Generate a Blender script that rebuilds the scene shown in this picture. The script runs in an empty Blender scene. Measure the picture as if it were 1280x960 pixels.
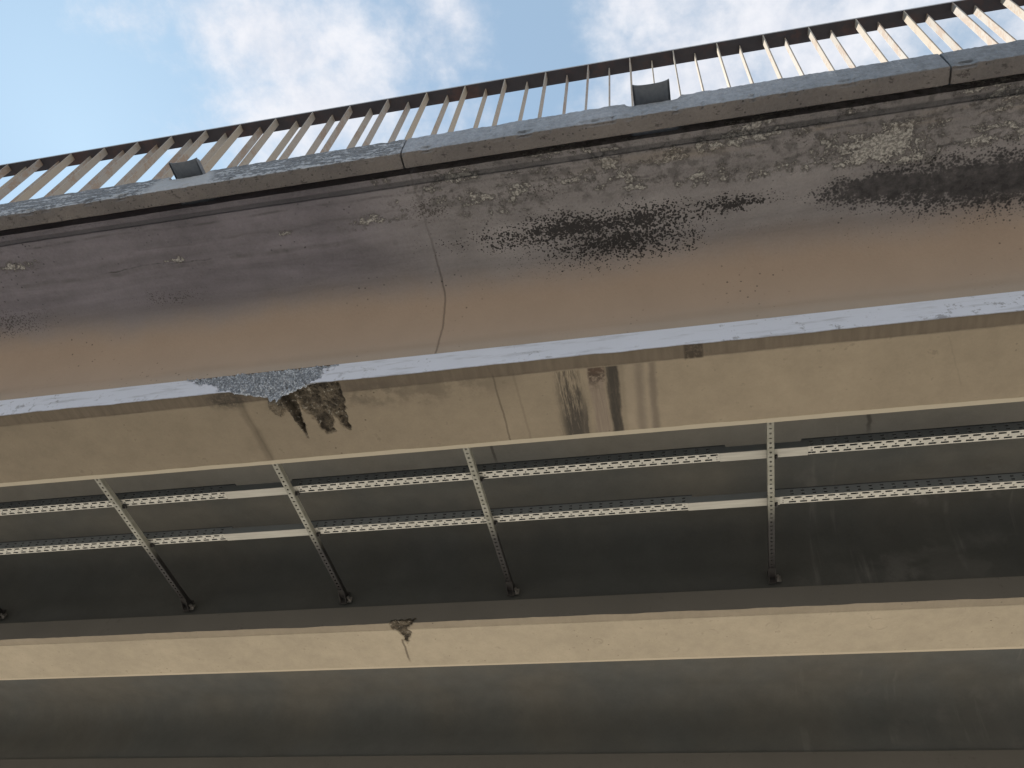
import bpy, math, random
from mathutils import Vector, Matrix, noise as mnoise
random.seed(7)
scn = bpy.context.scene
COL = scn.collection
EYE = 1.65                      # eye height; heights below marked rel. are above the eye

# ------------------------------------------------------------------ camera
cam_d = bpy.data.cameras.new("camera"); cam = bpy.data.objects.new("camera", cam_d); COL.objects.link(cam)
cam_d.sensor_width = 36.0; cam_d.sensor_fit = 'HORIZONTAL'; cam_d.lens = 36.0*1040/1280
cam_d.clip_start = 0.05; cam_d.clip_end = 6000
ax = Vector((0.97618713, -0.09583834, -0.19461168))
ay = Vector((0.19700826, 0.76721219, 0.61038775))
az = Vector((0.09080991, -0.63419277, 0.76782361))
right = Vector((ax.x, ay.x, az.x)); down = Vector((ax.y, ay.y, az.y)); fwd = Vector((ax.z, ay.z, az.z))
up = -down; back = -fwd
cam.matrix_world = Matrix(((right.x, up.x, back.x, 0), (right.y, up.y, back.y, 0), (right.z, up.z, back.z, EYE), (0, 0, 0, 1)))
scn.camera = cam

# ------------------------------------------------------------------ node expressions
class X:
    """a node socket with arithmetic"""
    def __init__(s, nt, sock): s.nt = nt; s.k = sock
    def _m(s, op, *a, clamp=False):
        n = s.nt.nodes.new('ShaderNodeMath'); n.operation = op; n.use_clamp = clamp
        for i, v in enumerate((s,)+a):
            if isinstance(v, X): s.nt.links.new(v.k, n.inputs[i])
            else: n.inputs[i].default_value = v
        return X(s.nt, n.outputs[0])
    def __add__(s, o): return s._m('ADD', o)
    __radd__ = __add__
    def __mul__(s, o): return s._m('MULTIPLY', o)
    __rmul__ = __mul__
    def __sub__(s, o): return s._m('SUBTRACT', o)
    def __rsub__(s, o): return (s*-1.0)+o
    def __truediv__(s, o): return s._m('DIVIDE', o)
    def abs(s): return s._m('ABSOLUTE')
    def max(s, o): return s._m('MAXIMUM', o)
    def min(s, o): return s._m('MINIMUM', o)
    def sqrt(s): return s._m('SQRT')
    def pow(s, o): return s._m('POWER', o)
    def clamp(s): return s._m('ADD', 0.0, clamp=True)
    def step(s, a, b):
        n = s.nt.nodes.new('ShaderNodeMapRange'); n.interpolation_type = 'SMOOTHSTEP'
        s.nt.links.new(s.k, n.inputs['Value'])
        lo, hi, t0, t1 = (a, b, 0.0, 1.0) if a <= b else (b, a, 1.0, 0.0)
        n.inputs['From Min'].default_value = lo; n.inputs['From Max'].default_value = hi
        n.inputs['To Min'].default_value = t0; n.inputs['To Max'].default_value = t1
        return X(s.nt, n.outputs[0])

class Mat:
    def __init__(s, name, rough=0.85, metal=0.0, spec=0.3):
        s.m = bpy.data.materials.new(name); s.m.use_nodes = True; s.nt = s.m.node_tree
        s.b = s.nt.nodes['Principled BSDF']
        s.b.inputs['Roughness'].default_value = rough; s.b.inputs['Metallic'].default_value = metal
        s.b.inputs['Specular IOR Level'].default_value = spec
        tc = s.nt.nodes.new('ShaderNodeTexCoord'); s.tc = tc
        s.obj = tc.outputs['Object']
        sp = s.nt.nodes.new('ShaderNodeSeparateXYZ'); s.nt.links.new(s.obj, sp.inputs[0])
        s.x, s.y, s.z = (X(s.nt, o) for o in sp.outputs)
        su = s.nt.nodes.new('ShaderNodeSeparateXYZ'); s.nt.links.new(tc.outputs['UV'], su.inputs[0])
        s.u, s.v = X(s.nt, su.outputs[0]), X(s.nt, su.outputs[1])
    def vec(s, a, b, c=0.0):
        n = s.nt.nodes.new('ShaderNodeCombineXYZ')
        for i, v in enumerate((a, b, c)):
            if isinstance(v, X): s.nt.links.new(v.k, n.inputs[i])
            else: n.inputs[i].default_value = v
        return n.outputs[0]
    def noise(s, scale, detail=4, rough=0.55, vec=None, dist=0.0):
        n = s.nt.nodes.new('ShaderNodeTexNoise')
        n.inputs['Scale'].default_value = scale; n.inputs['Detail'].default_value = detail
        n.inputs['Roughness'].default_value = rough; n.inputs['Distortion'].default_value = dist
        s.nt.links.new(vec if vec is not None else s.obj, n.inputs['Vector'])
        return X(s.nt, n.outputs[0])
    def voro(s, scale, vec=None, feature='F1', out=0):
        n = s.nt.nodes.new('ShaderNodeTexVoronoi'); n.feature = feature
        n.inputs['Scale'].default_value = scale
        s.nt.links.new(vec if vec is not None else s.obj, n.inputs['Vector'])
        return X(s.nt, n.outputs[out])
    def attr(s, name):
        n = s.nt.nodes.new('ShaderNodeAttribute'); n.attribute_name = name
        return X(s.nt, n.outputs['Fac'])
    def rand(s):
        n = s.nt.nodes.new('ShaderNodeObjectInfo'); return X(s.nt, n.outputs['Random'])
    def geo_random(s):
        n = s.nt.nodes.new('ShaderNodeNewGeometry'); return X(s.nt, n.outputs['Random Per Island'])
    def mix(s, f, a, b):
        n = s.nt.nodes.new('ShaderNodeMix'); n.data_type = 'RGBA'
        for sock, v in ((n.inputs[0], f), (n.inputs[6], a), (n.inputs[7], b)):
            if isinstance(v, X): s.nt.links.new(v.k, sock)
            elif isinstance(v, (int, float)): sock.default_value = v
            else: sock.default_value = (*v, 1.0)
        return X(s.nt, n.outputs[2])
    def gain(s, c, f):
        """colour times a grey factor"""
        n = s.nt.nodes.new('ShaderNodeMix'); n.data_type = 'RGBA'; n.blend_type = 'MULTIPLY'; n.inputs[0].default_value = 1.0
        g = s.nt.nodes.new('ShaderNodeCombineColor')
        for i in range(3): s.nt.links.new(f.k, g.inputs[i])
        s.nt.links.new(c.k, n.inputs[6]); s.nt.links.new(g.outputs[0], n.inputs[7])
        return X(s.nt, n.outputs[2])
    def blob(s, a, b, ca, cb, ra, rb, rot=0.0):
        da, db = a-ca, b-cb
        if rot:
            c, q = math.cos(rot), math.sin(rot)
            da, db = da*c+db*q, db*c-da*q
        da, db = da*(1/ra), db*(1/rb)
        return (1.0-(da*da+db*db).sqrt()).max(0.0)
    def color(s, c):
        if isinstance(c, X): s.nt.links.new(c.k, s.b.inputs['Base Color'])
        else: s.b.inputs['Base Color'].default_value = (*c, 1)
        return s
    def rough(s, r): s.nt.links.new(r.k, s.b.inputs['Roughness']); return s
    def bump(s, h, dist=0.01, strength=1.0):
        n = s.nt.nodes.new('ShaderNodeBump'); n.inputs['Distance'].default_value = dist; n.inputs['Strength'].default_value = strength
        s.nt.links.new(h.k, n.inputs['Height']); s.nt.links.new(n.outputs[0], s.b.inputs['Normal']); return s

# ------------------------------------------------------------------ sky, sun, exposure
SUN_AZ, SUN_EL = math.radians(-44), math.radians(35)      # azimuth from +Y (behind the bridge) towards -X
SUN_DIR = Vector((math.sin(SUN_AZ)*math.cos(SUN_EL), math.cos(SUN_AZ)*math.cos(SUN_EL), math.sin(SUN_EL)))
world = bpy.data.worlds.new("World"); scn.world = world; world.use_nodes = True
class W(Mat):
    def __init__(s, nt):
        s.nt = nt; tc = nt.nodes.new('ShaderNodeTexCoord'); s.obj = tc.outputs['Generated']
        sp = nt.nodes.new('ShaderNodeSeparateXYZ'); nt.links.new(s.obj, sp.inputs[0])
        s.x, s.y, s.z = (X(nt, o) for o in sp.outputs)
wd = W(world.node_tree)
sky = wd.nt.nodes.new('ShaderNodeTexSky'); sky.sky_type = 'NISHITA'; sky.sun_disc = False
sky.sun_elevation = SUN_EL; sky.sun_rotation = SUN_AZ; sky.dust_density = 0.15; sky.ozone_density = 3.5; sky.air_density = 1.0
zc = wd.z.max(0.08)
px, py = wd.x/zc, wd.y/zc
pv = wd.vec(px, py, 0.0)
fb = wd.noise(3.4, 9, 0.62, vec=pv, dist=0.1)
fb2 = wd.noise(13.0, 7, 0.62, vec=pv, dist=0.1)
mass = px.step(-0.17, 0.02)*0.36
wisp = (wd.blob(px, py, -0.43, 0.25, 0.20, 0.16, 0.6)*0.42).max(wd.blob(px, py, -0.40, 0.33, 0.26, 0.14)*0.5)
wisp = wisp.max(wd.blob(px, py, -0.20, 0.25, 0.08, 0.10)*0.40).max(wd.blob(px, py, -0.60, 0.19, 0.10, 0.06)*0.30)
clear = (wd.blob(px, py, -0.14, 0.27, 0.09, 0.12)*0.25)+(px.step(-0.45, -0.75)*0.10)
fb3 = wd.noise(34.0, 5, 0.6, vec=pv, dist=0.2)
dens = fb+(fb2-0.5)*0.62+(fb3-0.5)*0.22+mass+wisp-clear
cl = dens.step(0.50, 1.00)
cl_col = wd.mix(fb2.step(0.3, 0.7), (6.0, 6.15, 6.7), (7.2, 7.2, 7.5))
veil = wd.mix(wd.blob(px, py, -0.75, 0.32, 0.5, 0.5)*0.30+0.42, X(wd.nt, sky.outputs[0]), (5.4, 7.3, 8.8))      # thin high haze
skyc = wd.mix(cl*0.92, veil, cl_col)
bg = wd.nt.nodes['Background']; wd.nt.links.new(skyc.k, bg.inputs['Color']); bg.inputs['Strength'].default_value = 0.06
sun_d = bpy.data.lights.new("sun", 'SUN'); sun_d.energy = 5.0; sun_d.angle = math.radians(0.5); sun_d.color = (1.0, 0.93, 0.82)
sun = bpy.data.objects.new("sun", sun_d); COL.objects.link(sun); sun.location = SUN_DIR*60
sun.rotation_euler = SUN_DIR.to_track_quat('Z', 'Y').to_euler()
scn.view_settings.view_transform = 'Standard'; scn.view_settings.look = 'None'
scn.view_settings.exposure = 1.15; scn.view_settings.gamma = 1.0; scn.view_settings.use_curve_mapping = False

# ------------------------------------------------------------------ object helpers
def link(name, me, mat, parent=None):
    if mat is not None and not me.materials: me.materials.append(mat.m if isinstance(mat, Mat) else mat)
    o = bpy.data.objects.new(name, me); COL.objects.link(o)
    if parent: o.parent = parent
    return o
def thing(name, label, cat, loc=(0, 0, 0), group=None):
    o = bpy.data.objects.new(name, None); COL.objects.link(o); o.location = loc; o.empty_display_size = 0.2
    o['label'] = label; o['category'] = cat
    if group: o['group'] = group
    return o
def mesh(name, vs, fs, uvs=None, smooth=False, attrs=None):
    me = bpy.data.meshes.new(name); me.from_pydata(vs, [], fs); me.update()
    if uvs:
        ul = me.uv_layers.new(name='UVMap').data
        buf = [0.0]*(2*len(me.loops))
        for i, l in enumerate(me.loops): buf[2*i], buf[2*i+1] = uvs[l.vertex_index]
        ul.foreach_set('uv', buf)
    for k, vals in (attrs or {}).items():
        me.attributes.new(k, 'FLOAT', 'POINT').data.foreach_set('value', vals)
    if smooth: me.polygons.foreach_set('use_smooth', [True]*len(me.polygons))
    return me
def box(vs, fs, x0, x1, y0, y1, z0, z1):
    b = len(vs)
    vs += [(x0, y0, z0), (x1, y0, z0), (x1, y1, z0), (x0, y1, z0), (x0, y0, z1), (x1, y0, z1), (x1, y1, z1), (x0, y1, z1)]
    fs += [tuple(b+i for i in f) for f in ((3, 2, 1, 0), (4, 5, 6, 7), (0, 1, 5, 4), (1, 2, 6, 5), (2, 3, 7, 6), (3, 0, 4, 7))]
def box_mesh(name, *a):
    vs, fs = [], []; box(vs, fs, *a); return mesh(name, vs, fs)
def frange(a, b, st):
    n = max(1, round((b-a)/st)); return [a+(b-a)*i/n for i in range(n+1)]
def merge(*ls):
    out = sorted(set(round(v, 5) for l in ls for v in l)); r = [out[0]]
    for v in out[1:]:
        if v-r[-1] > 0.0008: r.append(v)
    return r
def sstep(t, a, b):
    t = min(1.0, max(0.0, (t-a)/(b-a))); return t*t*(3-2*t)
def n3(x, y, z=0.0): return mnoise.noise((x, y, z))
def fbm(x, y, z=0.0, o=4): return mnoise.fractal((x, y, z), 0.9, 2.0, o)
XL, XR = -18.0, 18.0

# ------------------------------------------------------------------ materials
def pits(m, scale, lo, hi, gate=None):
    v = m.voro(scale); r = v.step(hi, lo)
    g = m.noise(2.3, 3).step(0.50, 0.66)
    return r*(gate if gate is not None else g)

# cantilever: grey weathered top, tan lower fillet, black mould and pale lichen
M = Mat('weathered cantilever concrete', 0.9)
u, v = M.u, M.v
uvv = M.vec(u, v, 0.0)
strk = M.noise(1.0, 6, 0.62, vec=M.vec(u*0.8, v*9.0, 0.0), dist=0.3)
mott = M.noise(2.6, 7, 0.6)
fine = M.noise(70.0, 4, 0.65)
mid = M.noise(17.0, 5, 0.62)
blot = M.noise(85.0, 4, 0.7)
grit = M.noise(30.0, 5, 0.7)
edge = v+(mott-0.5)*0.16+(M.noise(0.55, 2)-0.5)*0.30
c = M.mix(edge.step(0.40, 0.68), (0.435, 0.332, 0.256), (0.330, 0.305, 0.298))
c = M.mix(edge.step(0.19, 0.0)*0.55, c, (0.40, 0.345, 0.29))
c = M.mix((v-0.10).abs().step(0.055, 0.0)*0.16*strk.step(0.3, 0.6), c, (0.21, 0.15, 0.10))
c = M.mix(u.step(-0.9, -1.9)*edge.step(0.45, 0.75)*0.85, c, (0.215, 0.196, 0.220))
c = M.gain(c, (0.86-v.step(0.45, 0.72)*0.36)+(mott*(v.step(0.45, 0.72)*0.56+0.20))+(strk-0.5)*0.85*v.step(0.45, 0.75)+(grit-0.5)*0.22*v.step(0.5, 0.8)+(fine-0.5)*0.30*v.step(0.2, 0.7)+(mid-0.5)*0.30*v.step(0.5, 0.9))
rough_zone = v.step(0.80, 1.02)*u.step(-2.0, -0.4)
c = M.gain(c, 1.0-rough_zone*mid.step(0.45, 0.62)*0.40-rough_zone*(grit.step(0.55, 0.68))*0.35)
# pale lichen / efflorescence
uw = u+(M.noise(2.6, 4, 0.6, vec=M.vec(u, v*2.0, 9.0))-0.5)*0.34
vw = v+(M.noise(4.5, 5, 0.65, vec=M.vec(u, v*1.5, 12.0))-0.5)*0.17
li = M.blob(uw, vw, 1.02, 0.99, 0.38, 0.14)*1.15
for a in ((1.18, 0.91, 0.24, 0.07), (-0.42, 1.045, 0.20, 0.045), (-0.10, 0.943, 0.13, 0.030), (0.40, 1.135, 0.62, 0.045),
          (1.50, 0.94, 0.20, 0.04), (1.62, 0.985, 0.20, 0.04), (-1.5, 0.985, 0.34, 0.038), (-2.05, 0.985, 0.12, 0.03), (-3.75, 1.0, 0.25, 0.06),
          (-0.95, 1.02, 0.25, 0.05), (0.22, 0.955, 0.10, 0.03), (-2.75, 0.90, 0.14, 0.025), (1.75, 1.12, 0.5, 0.06)):
    li = li.max(M.blob(uw, vw, *a)*0.9)
li = li.max(v.step(0.84, 0.98)*u.step(-2.2, -0.6)*M.noise(3.0, 4, 0.6, vec=M.vec(u, v*3.0, 4.0)).step(0.42, 0.66)*0.72)
lich = (li*1.1+(mid-0.5)*1.9+(grit-0.5)*1.9+(blot-0.5)*1.2).step(0.56, 0.74)*li.step(0.02, 0.15)
c = M.mix(lich*0.85, c, M.mix(fine.step(0.40, 0.62), (0.24, 0.225, 0.205), (0.60, 0.57, 0.52)))
rimd = (li*1.1+(mid-0.5)*1.9+(grit-0.5)*1.9+0.16).step(0.50, 0.62)*(1.0-lich)*li.step(0.02, 0.2)
beige = (v-1.10).abs().step(0.05, 0.01)*u.step(-0.8, 0.6)*M.noise(2.2, 4, 0.6, vec=M.vec(u, v*6.0, 7.0)).step(0.42, 0.62)*0.5
c = M.mix(beige, c, (0.42, 0.35, 0.27))
c = M.mix(rimd*0.38, c, (0.10, 0.09, 0.082))
# black mould: a dense core breaking up into round colonies
dots = 1.0-(M.voro(80.0, vec=M.vec(u, v, 0.0))*1.45).min(1.0)
dots2 = 1.0-(M.voro(150.0, vec=M.vec(u, v, 3.0))*1.45).min(1.0)
mo = M.blob(uw, vw, -0.44, 0.770, 1.05, 0.165)
for a in ((-0.10, 0.755, 0.62, 0.165, 0.0), (-0.25, 0.67, 0.72, 0.235, 0.0), (0.34, 0.80, 0.34, 0.085, 0.0)):
    mo = mo.max(M.blob(uw, vw, *a)*0.95)
mo2 = M.blob(uw, vw, 1.62, 0.725, 0.98, 0.235, -0.08)
mo2 = mo2.max(M.blob(uw, vw, 2.2, 0.70, 0.8, 0.26)).max(M.blob(uw, vw, 1.12, 0.765, 0.55, 0.12))
mo3 = (M.blob(u, vw, -2.9, 0.67, 0.42, 0.11)*0.85).max(M.blob(u, vw, -4.05, 0.63, 0.50, 0.15)*1.1).max(M.blob(u, v, -1.20, 0.995, 0.19, 0.11)*1.3)
mo3 = mo3.max(M.blob(u, vw, -0.60, 0.99, 0.26, 0.10)*0.9).max(M.blob(uw, vw, 0.72, 1.08, 0.22, 0.08)*0.72).max(M.blob(uw, vw, 0.55, 0.64, 1.3, 0.09)*0.36)
mo3 = mo3.max(M.blob(uw, vw, -0.5, 0.58, 0.95, 0.16)*0.52).max(M.blob(uw, vw, 1.5, 0.56, 0.95, 0.16)*0.52)
hard = (mo.pow(0.80)*2.1+(dots-0.55)*1.3+(dots2-0.55)*0.6+(grit-0.5)*2.2+(mid-0.5)*1.3).step(0.70, 1.10)*mo.step(0.02, 0.12)
soft = ((mo2.pow(0.8)*2.0+(dots-0.55)*0.9+(blot-0.5)*0.9+(grit-0.5)*1.1+(mid-0.5)*0.8).step(0.40, 0.95)*mo2.step(0.02, 0.14))
spk = (mo3.pow(0.8)*1.5+(dots-0.55)*1.5+(dots2-0.55)*0.9+(grit-0.5)*1.1).step(0.66, 1.02)*mo3.step(0.03, 0.14)
c = M.mix(hard*0.93, c, (0.026, 0.024, 0.024))
c = M.mix(soft*(0.30+mid*0.55+grit*0.55).min(0.95), c, (0.038, 0.036, 0.038))
c = M.mix(spk*0.72, c, (0.065, 0.055, 0.050))
# thin longitudinal grooves and stain lines
def hline(c, at, w, amp, dark, x0=None, x1=None, seed=0.0, col=(0.035, 0.032, 0.034)):
    wob = (M.noise(1.3, 4, 0.6, vec=M.vec(u, seed, 0.0))-0.5)*amp
    f = (v-at+wob).abs().step(w, w*0.25)*M.noise(5.0, 4, 0.7, vec=M.vec(u, seed+3.0, 0.0)).step(0.40, 0.62)*dark
    if x0 is not None: f = f*u.step(x0, x0+0.2)*u.step(x1, x1-0.2)
    return M.mix(f, c, col)
c = hline(c, 1.105, 0.010, 0.07, 0.55, seed=1.0, col=(0.09, 0.085, 0.085))
c = hline(c, 0.865, 0.020, 0.16, 0.50, -4.6, -1.6, seed=2.0, col=(0.10, 0.092, 0.09))
c = hline(c, 0.885, 0.007, 0.16, 0.75, -3.4, -2.3, seed=2.0, col=(0.06, 0.055, 0.053))
c = hline(c, 1.00, 0.009, 0.16, 0.40, -3.0, 3.0, seed=4.0, col=(0.11, 0.10, 0.098))
c = hline(c, 0.945, 0.010, 0.14, 0.8, 1.2, 1.75, seed=5.0)
c = M.mix((v-1.157).abs().step(0.022, 0.010)*0.55, c, (0.055, 0.056, 0.060))
# construction joint crack
jw = (M.noise(3.0, 4, 0.6, vec=M.vec(v, 7.0, 0.0))-0.5)*0.06
jc = (u+1.243+jw).abs().step(0.008, 0.002)
c = M.mix(jc*(v.step(0.95, 0.55)*0.34+0.14), c, (0.075, 0.058, 0.045))
c = M.mix(pits(M, 26.0, 0.10, 0.17)*0.7, c, (0.03, 0.028, 0.027))
M.color(c).bump((mid-0.5)*0.5*v.step(0.5, 0.8)+(fine-0.5)*0.22+(blot-0.5)*0.5*rough_zone+lich*0.45-jc*0.2-hard*0.15+(strk-0.5)*0.9*v.step(0.45, 0.8)+(grit-0.5)*0.8*v.step(0.75, 1.0), 0.014, 1.0)
M_CANT = M

# girder 1: white painted outer face, tan painted underside, broken edge
def girder_mat(name, y0, outer, tan, darkweb, first):
    M = Mat(name, 0.88)
    u, v = M.u, M.v
    fine = M.noise(90.0, 3, 0.6); mid = M.noise(14.0, 5, 0.6); big = M.noise(1.7, 5, 0.55); blot = M.noise(45.0, 5, 0.7)
    sy = v-0.151                                            # distance in from the lower outer edge
    wob = (M.noise(2.2, 6, 0.7, vec=M.vec(u, 1.0, 0.0))-0.5)*0.035
    on_face = (v).step(0.1515, 0.1500)
    scuff = (mid*0.6+blot*0.5+(M.noise(2.0, 3, vec=M.vec(u, 2.0, 0.0))-0.5)*0.5).step(0.66, 0.76)
    if first:
        edge_d = v.step(0.10, 0.15)
        outc = M.mix(scuff*0.35, outer, (0.36, 0.36, 0.37))
        outc = M.mix(((v-0.151+0.012*wob*20.0+blot*0.012).step(-0.004, 0.004))*0.7, outc, (0.22, 0.20, 0.18))
        outc = M.mix(M.noise(1.0, 5, 0.65, vec=M.vec(u*3.0, v*22.0, 0.0)).step(0.50, 0.70)*0.45, outc, (0.27, 0.265, 0.27))
        outc = M.mix((blot*0.55+mid*0.65+v*0.35).step(0.685, 0.76)*M.noise(2.2, 4).step(0.42, 0.58)*0.60, outc, (0.16, 0.15, 0.15))
        outc = M.gain(outc, 0.92+big*0.16)
    else:
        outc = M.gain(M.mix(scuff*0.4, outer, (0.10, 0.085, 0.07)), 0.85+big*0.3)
    tc_ = M.mix(big.step(0.35, 0.65)*0.35, tan, tuple(q*0.80 for q in tan))
    if first: tc_ = M.gain(tc_, u.step(-2.4, 0.8)*0.26+1.0)
    tc_ = M.gain(tc_, 0.80+mid*0.24+(fine-0.5)*0.16+(M.noise(5.0, 5, 0.6)-0.5)*0.28)
    # water-stained lip along the outer edge
    lip = (sy+wob*0.5).step(0.083, 0.074)*(0.74 if first else 0.38)
    tc_ = M.mix(lip, tc_, M.mix(M.noise(1.0, 5, 0.6, vec=M.vec(u*26.0, sy*3.0, 0.0)).step(0.3, 0.7), (0.085, 0.066, 0.050), (0.135, 0.108, 0.082)))
    tc_ = M.mix(M.noise(1.1, 3).step(0.55, 0.75)*sy.step(0.26, 0.06)*0.35, tc_, tuple(q*0.62 for q in tan))
    if first:
        st = M.noise(1.0, 6, 0.68, vec=M.vec(u*55.0, sy*2.6, 0.0))
        st2 = M.noise(1.0, 5, 0.7, vec=M.vec(u*130.0, sy*14.0, 3.0))
        q = u+sy*0.03+(M.noise(1.0, 5, 0.65, vec=M.vec(u*6.0, sy*4.5, 8.0))-0.5)*0.045
        def band(a, b, soft): return q.step(a-soft, a+soft)*q.step(b+soft, b-soft)
        clean = sy.step(0.078, 0.088)
        b1 = band(-0.605, -0.475, 0.035)*(st*0.6+st2*0.7+sy*0.45-0.20).step(0.42, 0.66)*clean
        b1 = b1.max(band(-0.492, -0.468, 0.006)*sy.step(0.12, 0.45)*0.9)
        tc_ = M.mix(b1*0.90, tc_, (0.048, 0.042, 0.037))
        b2 = band(-0.435, -0.355, 0.012)*clean
        tc_ = M.mix(b2*0.75, tc_, M.mix(st.step(0.35, 0.65), (0.20, 0.155, 0.125), (0.29, 0.235, 0.185)))
        tc_ = M.mix(band(-0.435, -0.352, 0.008)*sy.step(0.26, 0.12)*((blot*0.6+mid*0.5).step(0.46, 0.60))*0.92*clean, tc_, (0.060, 0.042, 0.032))
        tc_ = M.mix(band(-0.43, -0.36, 0.02)*sy.step(0.14, 0.10)*clean*0.55, tc_, (0.11, 0.072, 0.050))
        tc_ = M.mix(band(-0.347, -0.288, 0.009)*clean*(0.42+st*0.55+st2*0.45).min(0.95), tc_, (0.046, 0.040, 0.034))
        tc_ = M.mix(band(-0.288, -0.26, 0.016)*clean*0.35*st, tc_, (0.08, 0.07, 0.06))
        tc_ = M.mix(band(-0.26, -0.12, 0.012)*clean*0.16, tc_, (0.42, 0.35, 0.28))
        tc_ = M.mix(band(-0.205, -0.165, 0.020)*clean*0.50, tc_, (0.13, 0.105, 0.085))
        tc_ = M.mix(band(-0.135, -0.100, 0.014)*clean*0.60, tc_, (0.13, 0.105, 0.085))
        sq = (u-0.09).abs().step(0.052, 0.038)*(sy-0.035).abs().step(0.056, 0.044)*blot.step(0.25, 0.55)
        tc_ = M.mix(sq*0.75, tc_, (0.040, 0.030, 0.023))
        # hairline cracks and old runs
        def crack(cx, w, tilt, amp, dark, s0, s1, seed):
            wb = (M.noise(4.0, 5, 0.65, vec=M.vec(sy, seed, 0.0))-0.5)*amp
            return (u-cx-sy*tilt+wb).abs().step(w, w*0.2)*sy.step(s0-0.02, s0+0.02)*sy.step(s1+0.06, s1-0.02)*dark
        for a in ((-0.925, 0.008, 0.0, 0.035, 0.50, 0.07, 0.60, 11.0), (-2.36, 0.040, 0.03, 0.05, 0.30, 0.0, 0.50, 12.0),
                  (-2.35, 0.012, 0.03, 0.05, 0.18, 0.0, 0.62, 13.0), (-0.82, 0.010, 0.02, 0.03, 0.18, 0.07, 0.6, 14.0),
                  (1.22, 0.006, 0.3, 0.05, 0.10, 0.10, 0.4, 15.0)):
            tc_ = M.mix(crack(*a), tc_, (0.05, 0.038, 0.028))
        tc_ = M.mix(M.blob(u, sy, -2.42, 0.05, 0.20, 0.10).step(0.1, 0.7)*blot.step(0.3, 0.6)*0.8, tc_, (0.050, 0.043, 0.036))
        tc_ = M.mix(M.blob(u, sy, -1.35, 0.11, 0.75, 0.15).step(0.0, 0.7)*M.noise(6.0, 5, 0.65).step(0.40, 0.60)*0.55, tc_, (0.125, 0.10, 0.076))
        tc_ = M.mix(M.blob(u, sy, -1.62, 0.10, 0.30, 0.12).step(0.0, 0.6)*mid.step(0.4, 0.6)*0.5, tc_, (0.10, 0.082, 0.064))
    else:
        cr = (u+2.06+sy*0.08+(M.noise(5.0, 4, vec=M.vec(sy, 5.0, 0.0))-0.5)*0.05).abs().step(0.012, 0.003)*sy.step(0.18, 0.2)*sy.step(0.5, 0.40)
        tc_ = M.mix(cr*0.7, tc_, (0.08, 0.06, 0.04))
        for (bu, bs, r) in ((-0.70, 0.30, 0.03), (0.05, 0.26, 0.05), (0.45, 0.20, 0.04), (1.1, 0.22, 0.06), (1.75, 0.25, 0.06), (-0.2, 0.42, 0.035)):
            rr = ((u-bu)*(u-bu)+(sy-bs)*(sy-bs)).sqrt()
            tc_ = M.mix((rr-r).abs().step(0.012, 0.0)*mid.step(0.45, 0.6)*0.4, tc_, tuple(q*0.5 for q in tan))
    tc_ = M.mix(pits(M, 17.0, 0.06, 0.11)*0.75, tc_, (0.05, 0.036, 0.026))
    tc_ = M.mix((mid+blot*0.4).step(0.84, 0.92)*0.35, tc_, tuple(q*0.45 for q in tan))
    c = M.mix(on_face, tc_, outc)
    chm = v.step(0.151+0.524, 0.151+0.532)  # inner chamfer lightened in colour for the light bounced from behind
    c = M.mix(chm*0.9, c, (0.50, 0.44, 0.34) if first else tuple(q*1.05 for q in tan))
    # inner side
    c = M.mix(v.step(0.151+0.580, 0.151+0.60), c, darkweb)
    ag = M.voro(150.0, out=1); agd = M.voro(150.0)
    n = M.nt.nodes.new('ShaderNodeSeparateColor'); M.nt.links.new(ag.k, n.inputs[0]); agr = X(M.nt, n.outputs[0])
    fresh = M.attr('fresh'); spall = M.attr('spall')
    fc = M.mix(agr.step(0.25, 0.95), (0.38, 0.41, 0.465), (0.86, 0.90, 0.97))
    fc = M.mix(agd.step(0.45, 0.70)*0.45, fc, (0.20, 0.215, 0.235))
    sc = M.mix(mid.step(0.35, 0.62), (0.075, 0.061, 0.046), (0.21, 0.172, 0.125))
    sc = M.mix((blot+mid*0.3).step(0.74, 0.80), sc, (0.55, 0.50, 0.42))
    sc = M.mix(blot.step(0.42, 0.34), sc, (0.025, 0.021, 0.018))
    c = M.mix(spall.step(0.35, 0.6), c, sc)
    c = M.mix(fresh.step(0.4, 0.6), c, fc)
    M.color(c)
    br = fresh.max(spall)
    M.bump((fine-0.5)*0.12+(mid-0.5)*0.10+br*((agr-0.5)*2.2+(blot-0.5)*1.6), 0.012, 1.0)
    return M
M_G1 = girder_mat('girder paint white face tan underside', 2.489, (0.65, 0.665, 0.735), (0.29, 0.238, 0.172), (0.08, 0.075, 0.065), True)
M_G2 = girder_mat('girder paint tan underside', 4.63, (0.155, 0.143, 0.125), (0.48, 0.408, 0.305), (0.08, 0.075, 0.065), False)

# dark soffit of the bays
M = Mat('dirty shaded deck soffit', 0.85)
big = M.noise(0.9, 5, 0.55); mid = M.noise(7.0, 6, 0.6); fine = M.noise(60.0, 3, 0.6)
pat = M.noise(1.0, 4, 0.5, vec=M.vec(M.x*1.1, M.y*2.4, M.z*2.4))
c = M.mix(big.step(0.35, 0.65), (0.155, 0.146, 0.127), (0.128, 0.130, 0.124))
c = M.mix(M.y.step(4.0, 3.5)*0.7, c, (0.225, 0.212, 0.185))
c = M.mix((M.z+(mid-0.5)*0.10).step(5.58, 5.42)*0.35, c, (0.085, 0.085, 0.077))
bay_shade = (M.y+(big-0.5)*0.5).step(3.80, 4.35)*M.y.step(4.70, 4.68)  # painted shade, deepening towards the second girder and its web
c = M.mix(bay_shade*0.58, c, (0.045, 0.046, 0.043))
c = M.mix(((pat+mid*0.25).step(0.66, 0.74))*M.x.step(0.6, 1.4)*0.35, c, (0.13, 0.125, 0.115))
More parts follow.
